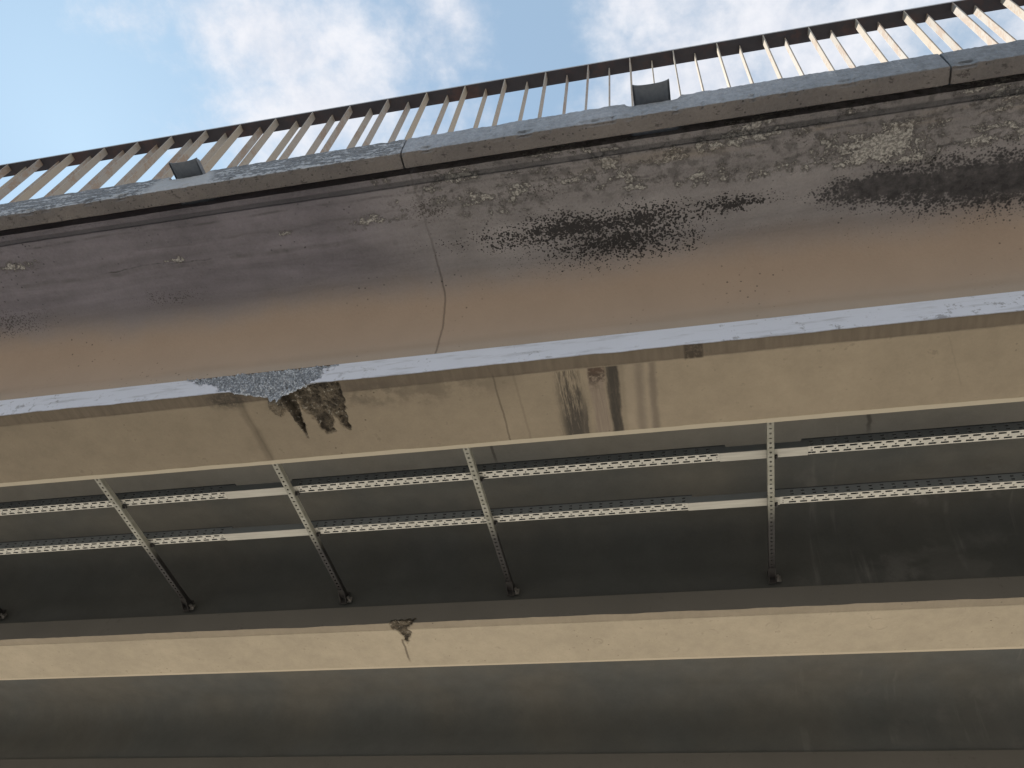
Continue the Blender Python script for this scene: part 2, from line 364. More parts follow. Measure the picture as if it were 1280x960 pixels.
c = M.mix(((M.voro(2.6).step(0.35, 0.28))*mid.step(0.45, 0.6))*M.x.step(0.2, 1.4)*0.35, c, (0.16, 0.15, 0.14))
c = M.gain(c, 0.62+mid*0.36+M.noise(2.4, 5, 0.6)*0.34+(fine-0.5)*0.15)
run = M.noise(1.0, 4, 0.6, vec=M.vec(M.x*9.0, M.y*0.8, M.z*0.8)).step(0.56, 0.70)
c = M.mix(run*M.x.step(0.1, 1.2)*M.noise(1.6, 4).step(0.45, 0.6)*0.40, c, (0.24, 0.23, 0.21))
jc = (M.x+1.237+(M.noise(4.0, 4, vec=M.vec(M.y, M.z, 0.0))-0.5)*0.05).abs().step(0.014, 0.004)*M.y.step(3.86, 3.72)
c = M.mix(jc*0.55, c, (0.02, 0.017, 0.014))
jc2 = ((M.x-1.117)+(M.noise(4.0, 4, vec=M.vec(M.y, 3.0, 0.0))-0.5)*0.12).abs().step(0.02, 0.004)*M.y.step(3.85, 3.7)
c = M.mix(jc2*0.6, c, (0.025, 0.021, 0.018))
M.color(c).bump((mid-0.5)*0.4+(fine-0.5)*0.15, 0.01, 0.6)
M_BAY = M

# coping: flaking pale paint on the front, bare dirty concrete underneath
M = Mat('flaking coping paint', 0.8)
u, v = M.u, M.v                                             # v: 0 at the front lower arris, + up the face, - under
nb = M.noise(1.0, 6, 0.65, vec=M.vec(u*11.0, v*42.0, 0.0), dist=0.6)
nf = M.noise(1.0, 5, 0.7, vec=M.vec(u*45.0, v*95.0, 1.0), dist=0.4)
runs = M.noise(1.0, 5, 0.6, vec=M.vec(u*24.0, v*2.0, 2.0))
big = M.noise(1.2, 4); mid = M.noise(20.0, 5, 0.62); fine = M.noise(85.0, 4, 0.65)
left = u.step(-1.22, -1.27)
paint = M.mix(big.step(0.35, 0.65), (0.37, 0.39, 0.43), (0.30, 0.325, 0.36))
paint = M.gain(paint, (0.46-u.step(0.2, 1.6)*0.20)+(M.noise(42.0, 5, 0.72)-0.5)*0.7+0.10+runs*0.32+mid*0.22+(fine-0.5)*0.35)
bare = M.mix(mid.step(0.35, 0.65), (0.10, 0.105, 0.115), (0.17, 0.175, 0.185))
paint = M.mix(left*0.6, paint, (0.48, 0.50, 0.53))
flk = (nb*1.25+nf*0.95+left*0.15-0.605+(u.step(0.95, 1.9)*0.12)+v.step(0.12, 0.20)*0.12-v.step(0.05, 0.0)*0.1).step(0.58, 0.64)
wash = M.blob(u, v, -2.49, 0.05, 0.24, 0.22).step(0.1, 0.35)
flk = flk*(1.0-wash*0.9)*(left*0.80+0.20)
face = M.mix(flk*0.86, paint, bare)
face = M.mix(wash*0.5, face, (0.37, 0.38, 0.40))
drip = M.noise(1.0, 4, 0.6, vec=M.vec(u*15.0, v*1.5, 5.0)).step(0.52, 0.68)*u.step(0.45, 0.6)*u.step(1.3, 1.2)
face = M.mix(drip*nf.step(0.45, 0.6)*v.step(0.02, 0.12)*0.75, face, (0.52, 0.54, 0.57))
face = M.mix((fine*0.5+mid*0.6).step(0.64, 0.76)*0.6, face, (0.12, 0.12, 0.125))
face = M.mix((M.noise(34.0, 5, 0.7)).step(0.56, 0.66)*u.step(-0.2, 1.6)*0.35, face, (0.15, 0.155, 0.165))
und = M.mix(M.noise(2.5, 5, 0.6).step(0.35, 0.65), (0.215, 0.192, 0.178), (0.16, 0.145, 0.14))
und = M.gain(und, 0.70+mid*0.42+(fine-0.5)*0.45)
und = M.mix((mid*0.8+nf*0.45).step(0.70, 0.78)*0.75, und, (0.05, 0.043, 0.04))
und = M.mix(pits(M, 34.0, 0.12, 0.2, M.noise(5.0, 3).step(0.42, 0.55))*0.8, und, (0.04, 0.036, 0.034))
c = M.mix(v.step(-0.004, 0.003), und, face)
M.color(c).bump((fine-0.5)*0.25+(mid-0.5)*0.35-flk*0.35*v.step(0.0, 0.005)+(nf-0.5)*0.3+(M.noise(42.0, 5, 0.72)-0.5)*0.7, 0.012, 1.0)
M_COP = M

M = Mat('dark deck concrete', 0.9); M.color(M.mix(M.noise(4.0, 4), (0.05, 0.05, 0.05), (0.09, 0.087, 0.083))); M_DECK = M
M = Mat('abutment concrete', 0.9); M.color(M.mix(M.noise(2.0, 5), (0.16, 0.15, 0.135), (0.24, 0.225, 0.20))); M_ABUT = M

M = Mat('rusty dark handrail paint', 0.55, spec=0.4)
r = (M.noise(3.2, 5, 0.6)*0.7+M.noise(30.0, 4, 0.7)*0.35).step(0.50, 0.66)
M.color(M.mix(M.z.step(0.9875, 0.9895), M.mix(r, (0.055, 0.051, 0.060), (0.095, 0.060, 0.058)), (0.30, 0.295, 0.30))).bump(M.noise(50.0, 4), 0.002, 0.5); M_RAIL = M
M = Mat('worn cream baluster paint', 0.6, spec=0.35)
tcw = M.nt.nodes.new('ShaderNodeNewGeometry')
rs = M.noise(6.0, 5, 0.65, vec=tcw.outputs['Position']); rf = M.noise(48.0, 4, 0.7, vec=tcw.outputs['Position'])
base = M.mix(M.rand(), (0.33, 0.285, 0.225), (0.285, 0.268, 0.248))
rust = (rs*0.75+rf*0.4+M.rand()*0.12+M.z.step(0.25, 0.0)*0.14).step(0.64, 0.76)
M.color(M.mix(rust*0.6, base, (0.24, 0.155, 0.10))).bump(rf, 0.001, 0.5); M_BAL = M
M = Mat('galvanised tray', 0.6, spec=0.35)
sm = M.noise(9.0, 5, 0.6)
cst = M.mix(sm.step(0.3, 0.7), (0.66, 0.63, 0.56), (0.56, 0.54, 0.48)); M.color(cst); M_TRAY = M
M = Mat('galvanised tray cover', 0.55, spec=0.4)
M.color(M.mix(M.noise(14.0, 5, 0.6, vec=M.vec(M.x*0.3, M.y*4.0, M.z)).step(0.3, 0.7), (0.56, 0.535, 0.47), (0.46, 0.44, 0.385))); M_COVER = M
M = Mat('shaded side of tray', 0.6, spec=0.3)  # side wall darker than the pan: its shade is in the colour
M.color(M.mix(M.noise(6.0, 4), (0.24, 0.255, 0.258), (0.19, 0.202, 0.206))); M_SIDE = M
M = Mat('grimy tray lid', 0.7); M.color(M.mix(M.noise(8.0, 4), (0.035, 0.036, 0.037), (0.055, 0.056, 0.056))); M_LID = M
M = Mat('galvanised support channel', 0.5, spec=0.4)
ch = M.mix(M.noise(12.0, 5, 0.6).step(0.3, 0.7), (0.37, 0.36, 0.31), (0.27, 0.26, 0.21))
end_shade = M.y+(M.noise(20.0, 4)-0.5)*0.10  # shade at the girder end is painted into the channel colour
ch = M.mix(end_shade.step(0.76, 1.04), ch, (0.022, 0.020, 0.020)); M.color(ch); M_CHAN = M
M = Mat('black bracket', 0.5, spec=0.5); M.color(M.mix(M.noise(30.0, 4), (0.018, 0.017, 0.018), (0.05, 0.045, 0.042))); M_BRACK = M
M = Mat('bolt steel', 0.35, 0.8); M.color((0.35, 0.33, 0.31)); M_BOLT = M
M = Mat('slate grey spout', 0.6, spec=0.35)
M.color(M.mix((M.noise(7.0, 5, 0.6)*0.7+M.noise(60.0, 3)*0.3).step(0.35, 0.65), (0.105, 0.115, 0.13), (0.15, 0.162, 0.18))); M_SPOUT = M
M = Mat('asphalt', 0.95)
M.color(M.gain(M.mix(M.noise(0.6, 5), (0.055, 0.053, 0.05), (0.075, 0.072, 0.066)), 0.8+M.noise(90.0, 3)*0.4)).bump(M.noise(120.0, 3), 0.01, 0.5); M_ASPH = M
M = Mat('dry ground', 0.95)
M.color(M.gain(M.mix(M.noise(0.25, 6), (0.43, 0.41, 0.375), (0.35, 0.33, 0.30)), 0.8+M.noise(20.0, 4)*0.4)).bump(M.noise(30.0, 4), 0.03, 0.5); M_GRND = M
M = Mat('kerb concrete', 0.9); M.color(M.mix(M.noise(5.0, 4), (0.24, 0.23, 0.21), (0.32, 0.31, 0.28))); M_KERB = M

# ------------------------------------------------------------------ ground and road under the bridge
g = link('ground', mesh('ground', [(-3000, -3000, 0), (3000, -3000, 0), (3000, 3000, 0), (-3000, 3000, 0)], [(0, 1, 2, 3)]), M_GRND); g['kind'] = 'structure'

# ------------------------------------------------------------------ the bridge
bridge = thing('road_bridge', 'weathered concrete road bridge seen from below with tan painted girders', 'bridge', (0, 0, 0))
E_ = EYE
G_W = 0.563                      # bottom flange width incl. inner chamfer
GY = (2.489, 4.63, 6.771)
YC = (GY[0]+GY[2]+G_W)/2

def poly_sd(px_, py_, P):
    """signed distance to polygon, positive inside"""
    d = 1e9; ins = False; n = len(P)
    for i in range(n):
        ax_, ay_ = P[i]; bx_, by_ = P[(i+1) % n]
        ex, ey = bx_-ax_, by_-ay_; wx, wy = px_-ax_, py_-ay_
        t = max(0.0, min(1.0, (wx*ex+wy*ey)/(ex*ex+ey*ey)))
        d = min(d, math.hypot(wx-ex*t, wy-ey*t))
        if (ay_ > py_) != (by_ > py_) and px_ < (bx_-ax_)*(py_-ay_)/(by_-ay_)+ax_: ins = not ins
    return d if ins else -d

def damage1(x, s, y, z):
    fresh = spall = 0.0
    if -3.1 < x < -1.6 and s < 0.60:
        t = s/0.151
        rag = 0.022*fbm(x*14, s*14, 2.0)
        # chipped arris: how far the break runs into the underside
        b = 0.0
        for x0, x1, w_ in ((-2.42, -2.13, 0.075), (-2.13, -1.84, 0.075)):
            if x0 <= x <= x1:
                q = (x-x0)/(x1-x0); q = q if x0 < -2.3 else 1-q
                b = w_*q**(1.3 if x0 < -2.3 else 1.8)
        b = max(0.0, b+0.010*fbm(x*30, 1.0)*(1 if b > 0 else 0))
        if s <= 0.152:
            xl = -2.70+0.31*min(1, t)**0.9+rag*3.4+0.05*fbm(s*60, 2.0, 4.0)
            xr = -1.80-0.13*min(1, t)+rag*3.0+0.02*fbm(s*80, 7.0, 1.0)
            m = min(sstep(x, xl-0.004, xl+0.012), sstep(x, xr+0.004, xr-0.012) if False else 1-sstep(x, xr-0.012, xr+0.004))
            fresh = max(fresh, m)
            m *= 1 if s > 0.004 else 0.3
            if m > 0:
                rough = 0.028*fbm(x*30, s*34, 5.0)+0.018*fbm(x*95, s*95, 9.0)
                y += m*(0.006+b*max(0.0, t)**1.15+rough*(0.25 if s > 0.147 else 1.0))
                fresh = max(fresh, m)
        else:
            so = s-0.151
            if so < b: y = GY[0]+b+0.0005*so; fresh = 1.0
            yy = GY[0]+so
            sd = poly_sd(x, yy, [(-2.035, 2.535), (-1.955, 2.47), (-1.85, 2.46), (-1.755, 2.47), (-1.765, 2.60), (-1.785, 2.74), (-1.80, 2.85), (-1.835, 2.78), (-1.860, 2.70), (-1.89, 2.83), (-1.94, 2.85), (-1.975, 2.72), (-2.01, 2.66)])
            sd += 0.016*fbm(x*28, yy*28, 3.0)+0.004
            m = sstep(sd, -0.004, 0.012)
            if m > 0 and so >= b:
                z += m*(0.016+0.022*abs(fbm(x*18, yy*14, 4.0))+0.010*fbm(x*55, yy*40, 8.0)); spall = max(spall, m)
            sd = poly_sd(x, yy, [(-2.13, 2.52), (-2.03, 2.52), (-2.035, 2.66), (-2.062, 2.87), (-2.085, 2.70)])+0.006*fbm(x*40, yy*20, 1.0)
            m = sstep(sd, -0.002, 0.006)
            if sd > -0.006 and so >= b*0.9: spall = max(spall, 0.7)
            if m > 0 and so >= b*0.9: z += m*0.055; spall = max(spall, 1.0)
            d = math.hypot((x+2.150)/0.042, (yy-2.60)/0.085)+0.35*fbm(x*40, yy*40, 7.0)
            if d < 1: z -= 0.034*sstep(1-d, 0.0, 0.45)+0.008*fbm(x*90, yy*90, 7.0); fresh = max(fresh, 0.0); spall = max(spall, 0.46)
    return y, z, fresh, spall
def damage2(x, s, y, z):
    spall = 0.0
    if -2.3 < x < -1.8 and 0.10 < s < 0.5:
        yy = GY[1]+s-0.151
        sd = poly_sd(x, yy, [(-2.12, 4.60), (-1.93, 4.60), (-1.955, 4.665), (-2.00, 4.70), (-1.975, 4.75), (-2.03, 4.82), (-2.05, 4.90), (-2.06, 4.80), (-2.075, 4.72), (-2.12, 4.70)])+0.016*fbm(x*35, yy*22, 6.0)
        m = sstep(sd, -0.003, 0.010)
        if m > 0:
            z += m*(0.014+0.010*fbm(x*50, yy*40, 2.0)); spall = m
            if s < 0.151: y += m*0.012
    return y, z, 0.0, spall

def girder(name, y0, mat, dam, xs, fine_s):
    ss = merge(frange(0, 0.151, 0.0075 if fine_s else 0.02), [0.151, 0.1535], frange(0.151, 0.151+0.40, 0.0075 if fine_s else 0.02), frange(0.551, 0.151+0.524, 0.06))
    prof = []
    for s in ss:
        if s <= 0.151: prof.append((s, y0, 3.451-s))
        else:
            so = s-0.151
            prof.append((s, y0+so, 3.300-(0.0 if so > 0.081 else 0.0)-0.004*(sstep(so, 0.077, 0.083))+(0.004)))
    prof.append((0.151+0.532, y0+0.524, 3.3045)); prof.append((0.151+0.574, y0+G_W+0.004, 3.314)); prof.append((0.151+0.577, y0+G_W+0.005, 3.320)); prof.append((0.151+0.70, y0+G_W+0.001, 3.451))
    prof.append((0.151+1.26, y0, 3.4515))
    vs, uv, fr, sp = [], [], [], []
    for x in xs:
        for (s, y, z) in prof:
            f = p = 0.0
            if 0.14 < s < 0.17 and -9 < x < 6 and z < 3.33:                  # slightly uneven lower arris
                w_ = 0.0045*fbm(x*3.1, y0, 1.0)+0.003*fbm(x*13, y0, 2.0); z += w_ if s <= 0.151 else 0
                if s > 0.151: y += 0.3*w_
            if 0.66 < s < 0.69 and -9 < x < 6: y += 0.006*fbm(x*2.3, y0, 4.0)
            if dam: y, z, f, p = dam(x, s, y, z)
            vs.append((x, y, z+E_)); uv.append((x, s)); fr.append(f); sp.append(p)
    n = len(prof); fs = []
    for i in range(len(xs)-1):
        for j in range(n-1):
            a = i*n+j; fs.append((a, a+1, a+n+1, a+n))
    fs.append(tuple(range(n))); fs.append(tuple(reversed(range((len(xs)-1)*n, len(xs)*n))))
    me = mesh(name, vs, fs, uv, attrs={'fresh': fr, 'spall': sp})
    return link(name, me, mat, bridge)
x_c = merge(frange(XL, -7, 1.0), frange(-7, 4, 0.05), frange(4, XR, 1.0))
girder('girder', GY[0], M_G1, damage1, merge(x_c, frange(-3.0, -1.68, 0.006)), True)
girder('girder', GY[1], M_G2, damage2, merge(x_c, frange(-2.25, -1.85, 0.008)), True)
girder('girder', GY[2], M_G2, None, merge(frange(XL, XR, 0.5)), False)

# outer cantilever: vertical web, rounded fillet, flat soffit up to the drip slot
def cant_profile():
    P = [(2.4935, 3.4497)]
    P += [(2.4935+0.0065*k/4, 3.4497+0.2003*k/4) for k in range(1, 5)]
    for k in range(1, 17):
        a = k/16*math.pi/2; P.append((2.30+.2*math.cos(a), 3.65+.3*math.sin(a)))
    y = 2.30
    for yy in frange(2.30, 1.692, 0.03)[1:]: P.append((yy, 3.95))
    return P
CP = cant_profile()
CS = [0.0]
for a, b in zip(CP, CP[1:]): CS.append(CS[-1]+math.dist(a, b))
def cantilever(name, mirror, xs):
    prof = [(s, y, z) for s, (y, z) in zip(CS, CP)]
    # drip groove along the soffit near the edge
    out = []
    for (s, y, z) in prof:
        out.append((s, y, z))
    out = [p for p in out if not (1.705 < p[1] < 1.775)]
    s_at = lambda yy: CS[-1]-(yy-1.692)
    out = [p for p in out if p[1] > 1.776]+[(s_at(q), q, zz) for q, zz in ((1.756, 3.95), (1.752, 3.957), (1.730, 3.957), (1.726, 3.95))]+[(CS[-1], 1.692, 3.95)]
    out += [(CS[-1]+0.07, 1.692, 4.031), (CS[-1]+1.1, 2.74, 4.031), (CS[-1]+1.7, 2.74, 3.4497)]
    n = len(out); vs, uv, fs = [], [], []
    for x in xs:
        for (s, y, z) in out:
            if not mirror and -8 < x < 5 and 3.9 < z < 3.96 and s > 0.62:
                z += 0.006*fbm(x*1.1, y*5.0, 0.0, 5)+0.004*fbm(x*6, y*20, 3.0)*sstep(s, 0.75, 0.95)
            vs.append((x, 2*YC-y if mirror else y, z+E_)); uv.append((x, s))
    for i in range(len(xs)-1):
        for j in range(n):
            a = i*n+j; b = i*n+(j+1) % n
            f = (a, a+n, b+n, b) if not mirror else (a, b, b+n, a+n)
            fs.append(f)
    fs.append(tuple(range(n))); fs.append(tuple(reversed(range((len(xs)-1)*n, len(xs)*n))))
    me = mesh(name, vs, fs, uv)
    me.polygons.foreach_set('use_smooth', [len(p.vertices) == 4 for p in me.polygons])
    o = link(name, me, M_CANT, bridge)
    try: me.set_sharp_from_angle(angle=math.radians(28))
    except Exception: pass
    return o
cantilever('cantilever', False, merge(frange(XL, -7, 0.8), frange(-7, 4, 0.03), frange(4, XR, 0.8)))
cantilever('cantilever', True, frange(XL, XR, 0.6))
# the two bays between the girders: web, fillet, soffit, fillet, web
for k in range(2):
    ya, yb = GY[k]+G_W-0.012, GY[k+1]+0.012
    P = [(ya, 3.44), (ya, 3.65)]
    P += [(ya+.2-.2*math.cos(t/10*math.pi/2), 3.65+.3*math.sin(t/10*math.pi/2)) for t in range(1, 11)]
    P += [(yb-.2+.2*math.cos(t/10*math.pi/2), 3.65+.3*math.sin(t/10*math.pi/2)) for t in range(10, -1, -1)]
    P += [(yb, 3.44), (yb+0.22, 3.44), (yb+0.22, 4.031), (ya-0.22, 4.031), (ya-0.22, 3.44)]
    xs = frange(XL, XR, 1.0); n = len(P); vs, fs = [], []
    for x in xs:
        for (y, z) in P: vs.append((x, y, z+E_))
    for i in range(len(xs)-1):
        for j in range(n):
            a = i*n+j; b = i*n+(j+1) % n; fs.append((a, b, b+n, a+n))
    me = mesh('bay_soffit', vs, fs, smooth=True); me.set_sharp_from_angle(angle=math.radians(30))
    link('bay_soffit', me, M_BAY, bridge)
link('deck', box_mesh('deck', XL, XR, 1.905, 2*YC-1.905, 4.034+E_, 4.066+E_), M_DECK, bridge)
for x0, x1 in ((XL-1.2, XL+0.3), (XR-0.3, XR+1.2)):
    vs, fs = [], []
    box(vs, fs, x0, x1, 1.2, 2*YC-1.2, 0, 3.295+E_)
    box(vs, fs, x0 if x0 < 0 else XR+0.003, XL-0.003 if x0 < 0 else x1, 1.2, 2*YC-1.2, 3.296+E_, 4.02+E_)
    link('abutment', mesh('abutment', vs, fs), M_ABUT, bridge)

# coping stones
NOTCH = ((0.012, 0.130), (-2.485, 0.118))
JOINTS = [-18, -15.4, -12.8, -9.9, -7.35, -4.80, -1.244, 1.308, 3.86, 6.4, 9.0, 11.6, 14.8, 18]
def coping_stone(xa, xb, mirror=False):
    det = (xb > -7.4 and xa < 4 and not mirror)
    xs = merge(frange(xa+0.0045, xb-0.0045, 0.012 if det else 0.6), *([[xa+0.0045, xa+0.009, xa+0.015, xb-0.009, xb-0.015]] if det else []))
    # (v, y, z): from the inner lower lip, round the front arris, up the face and over the top
    P = [(-0.16, 1.622, 4.032), (-0.088, 1.622, 3.866), (-0.080, 1.616, 3.862), (-0.060, 1.598, 3.8615), (-0.04, 1.578, 3.862), (-0.022, 1.560, 3.8625), (-0.010, 1.548, 3.863), (-0.002, 1.5405, 3.865), (0.004, 1.538, 3.871),
         (0.015, 1.538, 3.885), (0.035, 1.538, 3.905), (0.06, 1.5385, 3.93), (0.085, 1.539, 3.955), (0.11, 1.539, 3.98), (0.135, 1.5395, 4.005), (0.155, 1.540, 4.025), (0.172, 1.541, 4.042), (0.184, 1.5455, 4.054), (0.196, 1.556, 4.062), (0.24, 1.60, 4.068), (0.35, 1.72, 4.074), (0.53, 1.90, 4.080), (0.58, 1.902, 4.032)]
    n = len(P); vs, uv, fs = [], [], []
    for x in xs:
        endd = min(x-xa, xb-x)
        for (v, y, z) in P:
            if det:
                if -0.09 < v < 0.53:
                    r = 0.0022*fbm(x*22, v*40, xa)+0.0018*fbm(x*60, v*90, 3.0)
                    y += r*1.2 if v > 0 else 0; z += r*1.2 if v <= 0 else 0
                if abs(v) < 0.016:                                     # chipped lower arris
                    ch = max(0.0, fbm(x*9, xa, 2.0)-0.05)*0.024+max(0.0, fbm(x*40, 5.0))*0.012
                    y += ch*0.7; z += ch
                if 0.165 < v < 0.2:
                    ch = max(0.0, fbm(x*7, xa, 8.0))*0.007+0.0015*fbm(x*30, 1.0, 4.0); y += ch*0.5; z -= ch
                if endd < 0.02 and v > -0.1 and v < 0.3:
                    q = (1-endd/0.02)**2*0.008; y += q if v > 0 else 0; z += q if v <= 0 else 0
                for cx, hw in NOTCH:                                    # gaps the drain spouts run through
                    d = abs(x-cx)
                    if d < hw and z > 4.0 and v > 0.13:
                        e = min(1.0, max(0.0, (hw-d)/0.028)); e = math.sqrt(max(0.0, 1-(1-e)**2))
                        z -= e*max(0.0, z-3.992)*0.98
            vs.append((x, 2*YC-y if mirror else y, z+E_)); uv.append((x, v))
    for i in range(len(xs)-1):
        for j in range(n):
            a = i*n+j; b = i*n+(j+1) % n
            fs.append((a, b, b+n, a+n) if not mirror else (a, a+n, b+n, b))
    fs.append(tuple(range(n-1, -1, -1))); fs.append(tuple(range((len(xs)-1)*n, len(xs)*n)))
    return link('coping_stone', mesh('coping_stone', vs, fs, uv), M_COP, bridge)
for a, b in zip(JOINTS, JOINTS[1:]): coping_stone(a, b)
coping_stone(XL, 0, True); coping_stone(0, XR, True)

# ------------------------------------------------------------------ railing on the coping
rail = thing('railing', 'rusty dark steel railing with staggered flat balusters along the bridge edge', 'railing', (0, 1.70, 4.074+E_))
RH = 5.060-4.074
link('top_rail', box_mesh('top_rail', XL, XR, -0.042, 0.042, RH, RH+0.016), M_RAIL, rail)
def bal_mesh():
    vs, fs = [], []; b, t = 0.0225, 0.0036
    for zz in (-0.01, RH-0.0005):
        for (xx, yy) in ((-t, -b+.002), (-t+.001, -b), (t-.001, -b), (t, -b+.002), (t, b-.002), (t-.001, b), (-t+.001, b), (-t, b-.002)): vs.append((xx, yy, zz))
    for i in range(8): fs.append((i, (i+1) % 8, 8+(i+1) % 8, 8+i))
    fs.append(tuple(range(7, -1, -1))); fs.append(tuple(range(8, 16)))
    return mesh('baluster', vs, fs)
BM = bal_mesh(); BM.materials.append(M_BAL.m)
k0 = int((XL+0.2)/0.252)
for k in range(k0, -k0):
    for (x0, y0) in ((-0.091, -0.0190), (0.033, 0.0180)):
        o = bpy.data.objects.new('baluster', BM); COL.objects.link(o); o.parent = rail
        o.location = (x0+0.252*k+random.uniform(-.002, .002), y0, 0); o.rotation_euler = (0, random.uniform(-.003, .003), random.uniform(-.05, .05))

# ------------------------------------------------------------------ drain spouts
def spout(label, cx, w_, y0, dz, tilt):
    t = thing('drain_spout', label, 'drain spout', (cx, 1.54, 4.012+dz+E_), 'drain spouts through the coping')
    nx, vs, fs = 14, [], []
    def row(y, th):
        r = []
        for i in range(nx+1):
            q = 2*i/nx-1
            r.append((q*w_/2, y, 0.016*q*q+0.004*abs(q)**6*4+th))
        return r
    ys = [y0, y0+0.004, 0.0, 0.12, 0.24]
    for th in (0.0, 0.005):
        for y in ys: vs += row(y, th+(0.0015 if (th == 0 and y == y0) else 0))
    m_ = nx+1; L = len(ys)*m_
    for j in range(len(ys)-1):
        for i in range(nx):
            a = j*m_+i; fs.append((a, a+m_, a+m_+1, a+1)); b = L+a; fs.append((b, b+1, b+m_+1, b+m_))
    for i in range(nx):
        fs.append((i, i+1, L+i+1, L+i)); a = (len(ys)-1)*m_+i; fs.append((a, L+a, L+a+1, a+1))
    for j in range(len(ys)-1):
        for i in (0, nx):
            a = j*m_+i; q = (a, L+a, L+a+m_, a+m_); fs.append(q if i else q[::-1])
    me = mesh('chute', vs, fs, smooth=True); me.set_sharp_from_angle(angle=math.radians(40))
    link('chute', me, M_SPOUT, t)
    for sx in (-1, 1):
        vs, fs = [], []
        xo = sx*(w_/2-0.0015)
        pts = [(y0+0.003, 0.021), (0.24, 0.021), (0.24, 0.055), (y0+0.02, 0.05), (y0+0.003, 0.03)]
        for dx in (-0.002, 0.002): vs += [(xo+dx, y, z) for y, z in pts]
        fs = [tuple(range(5)), tuple(range(9, 4, -1))]+[(i, 5+i, 5+(i+1) % 5, (i+1) % 5) for i in range(5)]
        link('side_lip', mesh('side_lip', vs, fs), M_SPOUT, t)
    t.rotation_euler = (0, tilt, 0)
    return t
spout('dark grey drain spout poking through the rounded notch near the middle of the coping', -0.010+0.02, 0.176, -0.088, -0.008, 0.0)
spout('small grey drain spout above a washed patch on the flaking left stretch of coping', -2.487, 0.165, -0.080, 0.0, 0.0)

# ------------------------------------------------------------------ perforated cable trays
def cell(vs, fs, c0, c1, hole, place):
    """rectangular cell with an 8-point hole; place maps (a, b) -> 3D"""
    (a0, b0), (a1, b1) = c0, c1; am, bm = (a0+a1)/2, (b0+b1)/2
    ca, cb, ha, hb = hole
    base = len(vs)
    for p in ((a0, b0), (am, b0), (a1, b0), (a1, bm), (a1, b1), (am, b1), (a0, b1), (a0, bm)): vs.append(place(*p))
    k = 0.7
    for (i, j) in ((-1, -k), (0, -1), (1, -k), (1, 0), (1, k), (0, 1), (-1, k), (-1, 0)):
        fx = 1.0 if abs(i) < 1 or ha <= hb*1.3 else 1.0
        q = i*(1 if abs(j) < 0.01 or ha > hb*1.3 else k) if abs(i) == 1 else 0
        vs.append(place(ca+ha*q, cb+hb*(j if i == 0 or abs(j) < .01 else (j/k*(0.95 if ha > hb*1.3 else k)))))
    for i in range(8): fs.append((base+i, base+(i+1) % 8, base+8+(i+1) % 8, base+8+i))
def quad(vs, fs, a0, a1, b0, b1, place):
    b = len(vs); vs += [place(a0, b0), place(a1, b0), place(a1, b1), place(a0, b1)]; fs.append((b, b+1, b+2, b+3))
TP, TWD, THT = 0.064, 0.062, 0.058
def tray_pan(xa, xb, ph):
    vs, fs = [], []
    rows = ((0.003, 0.022, 0.0, 0.0205, 0.0066, 0.0125), (0.022, 0.039, 0.5, 0.0056, 0.0056, 0.0305), (0.039, 0.058, 0.5, 0.0205, 0.0066, 0.0485))
    pl = lambda a, b: (a, b, 0.0)
    quad(vs, fs, xa, xb, 0, 0.003, pl); quad(vs, fs, xa, xb, 0.058, TWD, pl)
    for (b0, b1, off, ha, hb, cb) in rows:
        first = math.ceil((xa+0.022-ph)/TP-off-0.5)
        k = first; cur = None
        while True:
            l = ph+(k+off)*TP; r = l+TP
            if r > xb-0.012: break
            if l >= xa+0.012:
                if cur is None: quad(vs, fs, xa, l, b0, b1, pl)
                cell(vs, fs, (l, b0), (r, b1), ((l+r)/2, cb, ha, hb), pl); cur = r
            k += 1
        quad(vs, fs, cur if cur is not None else xa, xb, b0, b1, pl)
    me = mesh('pan', vs, fs); return me
def tray_wall(xa, xb, ph, y, holes=True):
    vs, fs = [], []
    pl = lambda a, b: (a, y, b)
    if not holes:
        quad(vs, fs, xa, xb, 0, THT, pl)
    else:
        quad(vs, fs, xa, xb, 0, 0.006, pl); quad(vs, fs, xa, xb, 0.052, THT, pl)
        for (b0, b1, cb) in ((0.006, 0.028, 0.017), (0.028, 0.052, 0.041)):
            cur = None; k = math.ceil((xa+0.012-ph)/TP-0.5)
            while True:
                l = ph+(k+0.5)*TP; r = l+TP
                if r > xb-0.012: break
                if l >= xa+0.01:
                    if cur is None: quad(vs, fs, xa, l, b0, b1, pl)
                    cell(vs, fs, (l, b0), (r, b1), ((l+r)/2, cb, 0.0095, 0.0052), pl); cur = r
                k += 1
            quad(vs, fs, cur if cur is not None else xa, xb, b0, b1, pl)
    return mesh('side_wall', vs, fs)
def solid(o, t, off):
    m = o.modifiers.new('thickness', 'SOLIDIFY'); m.thickness = t; m.offset = off
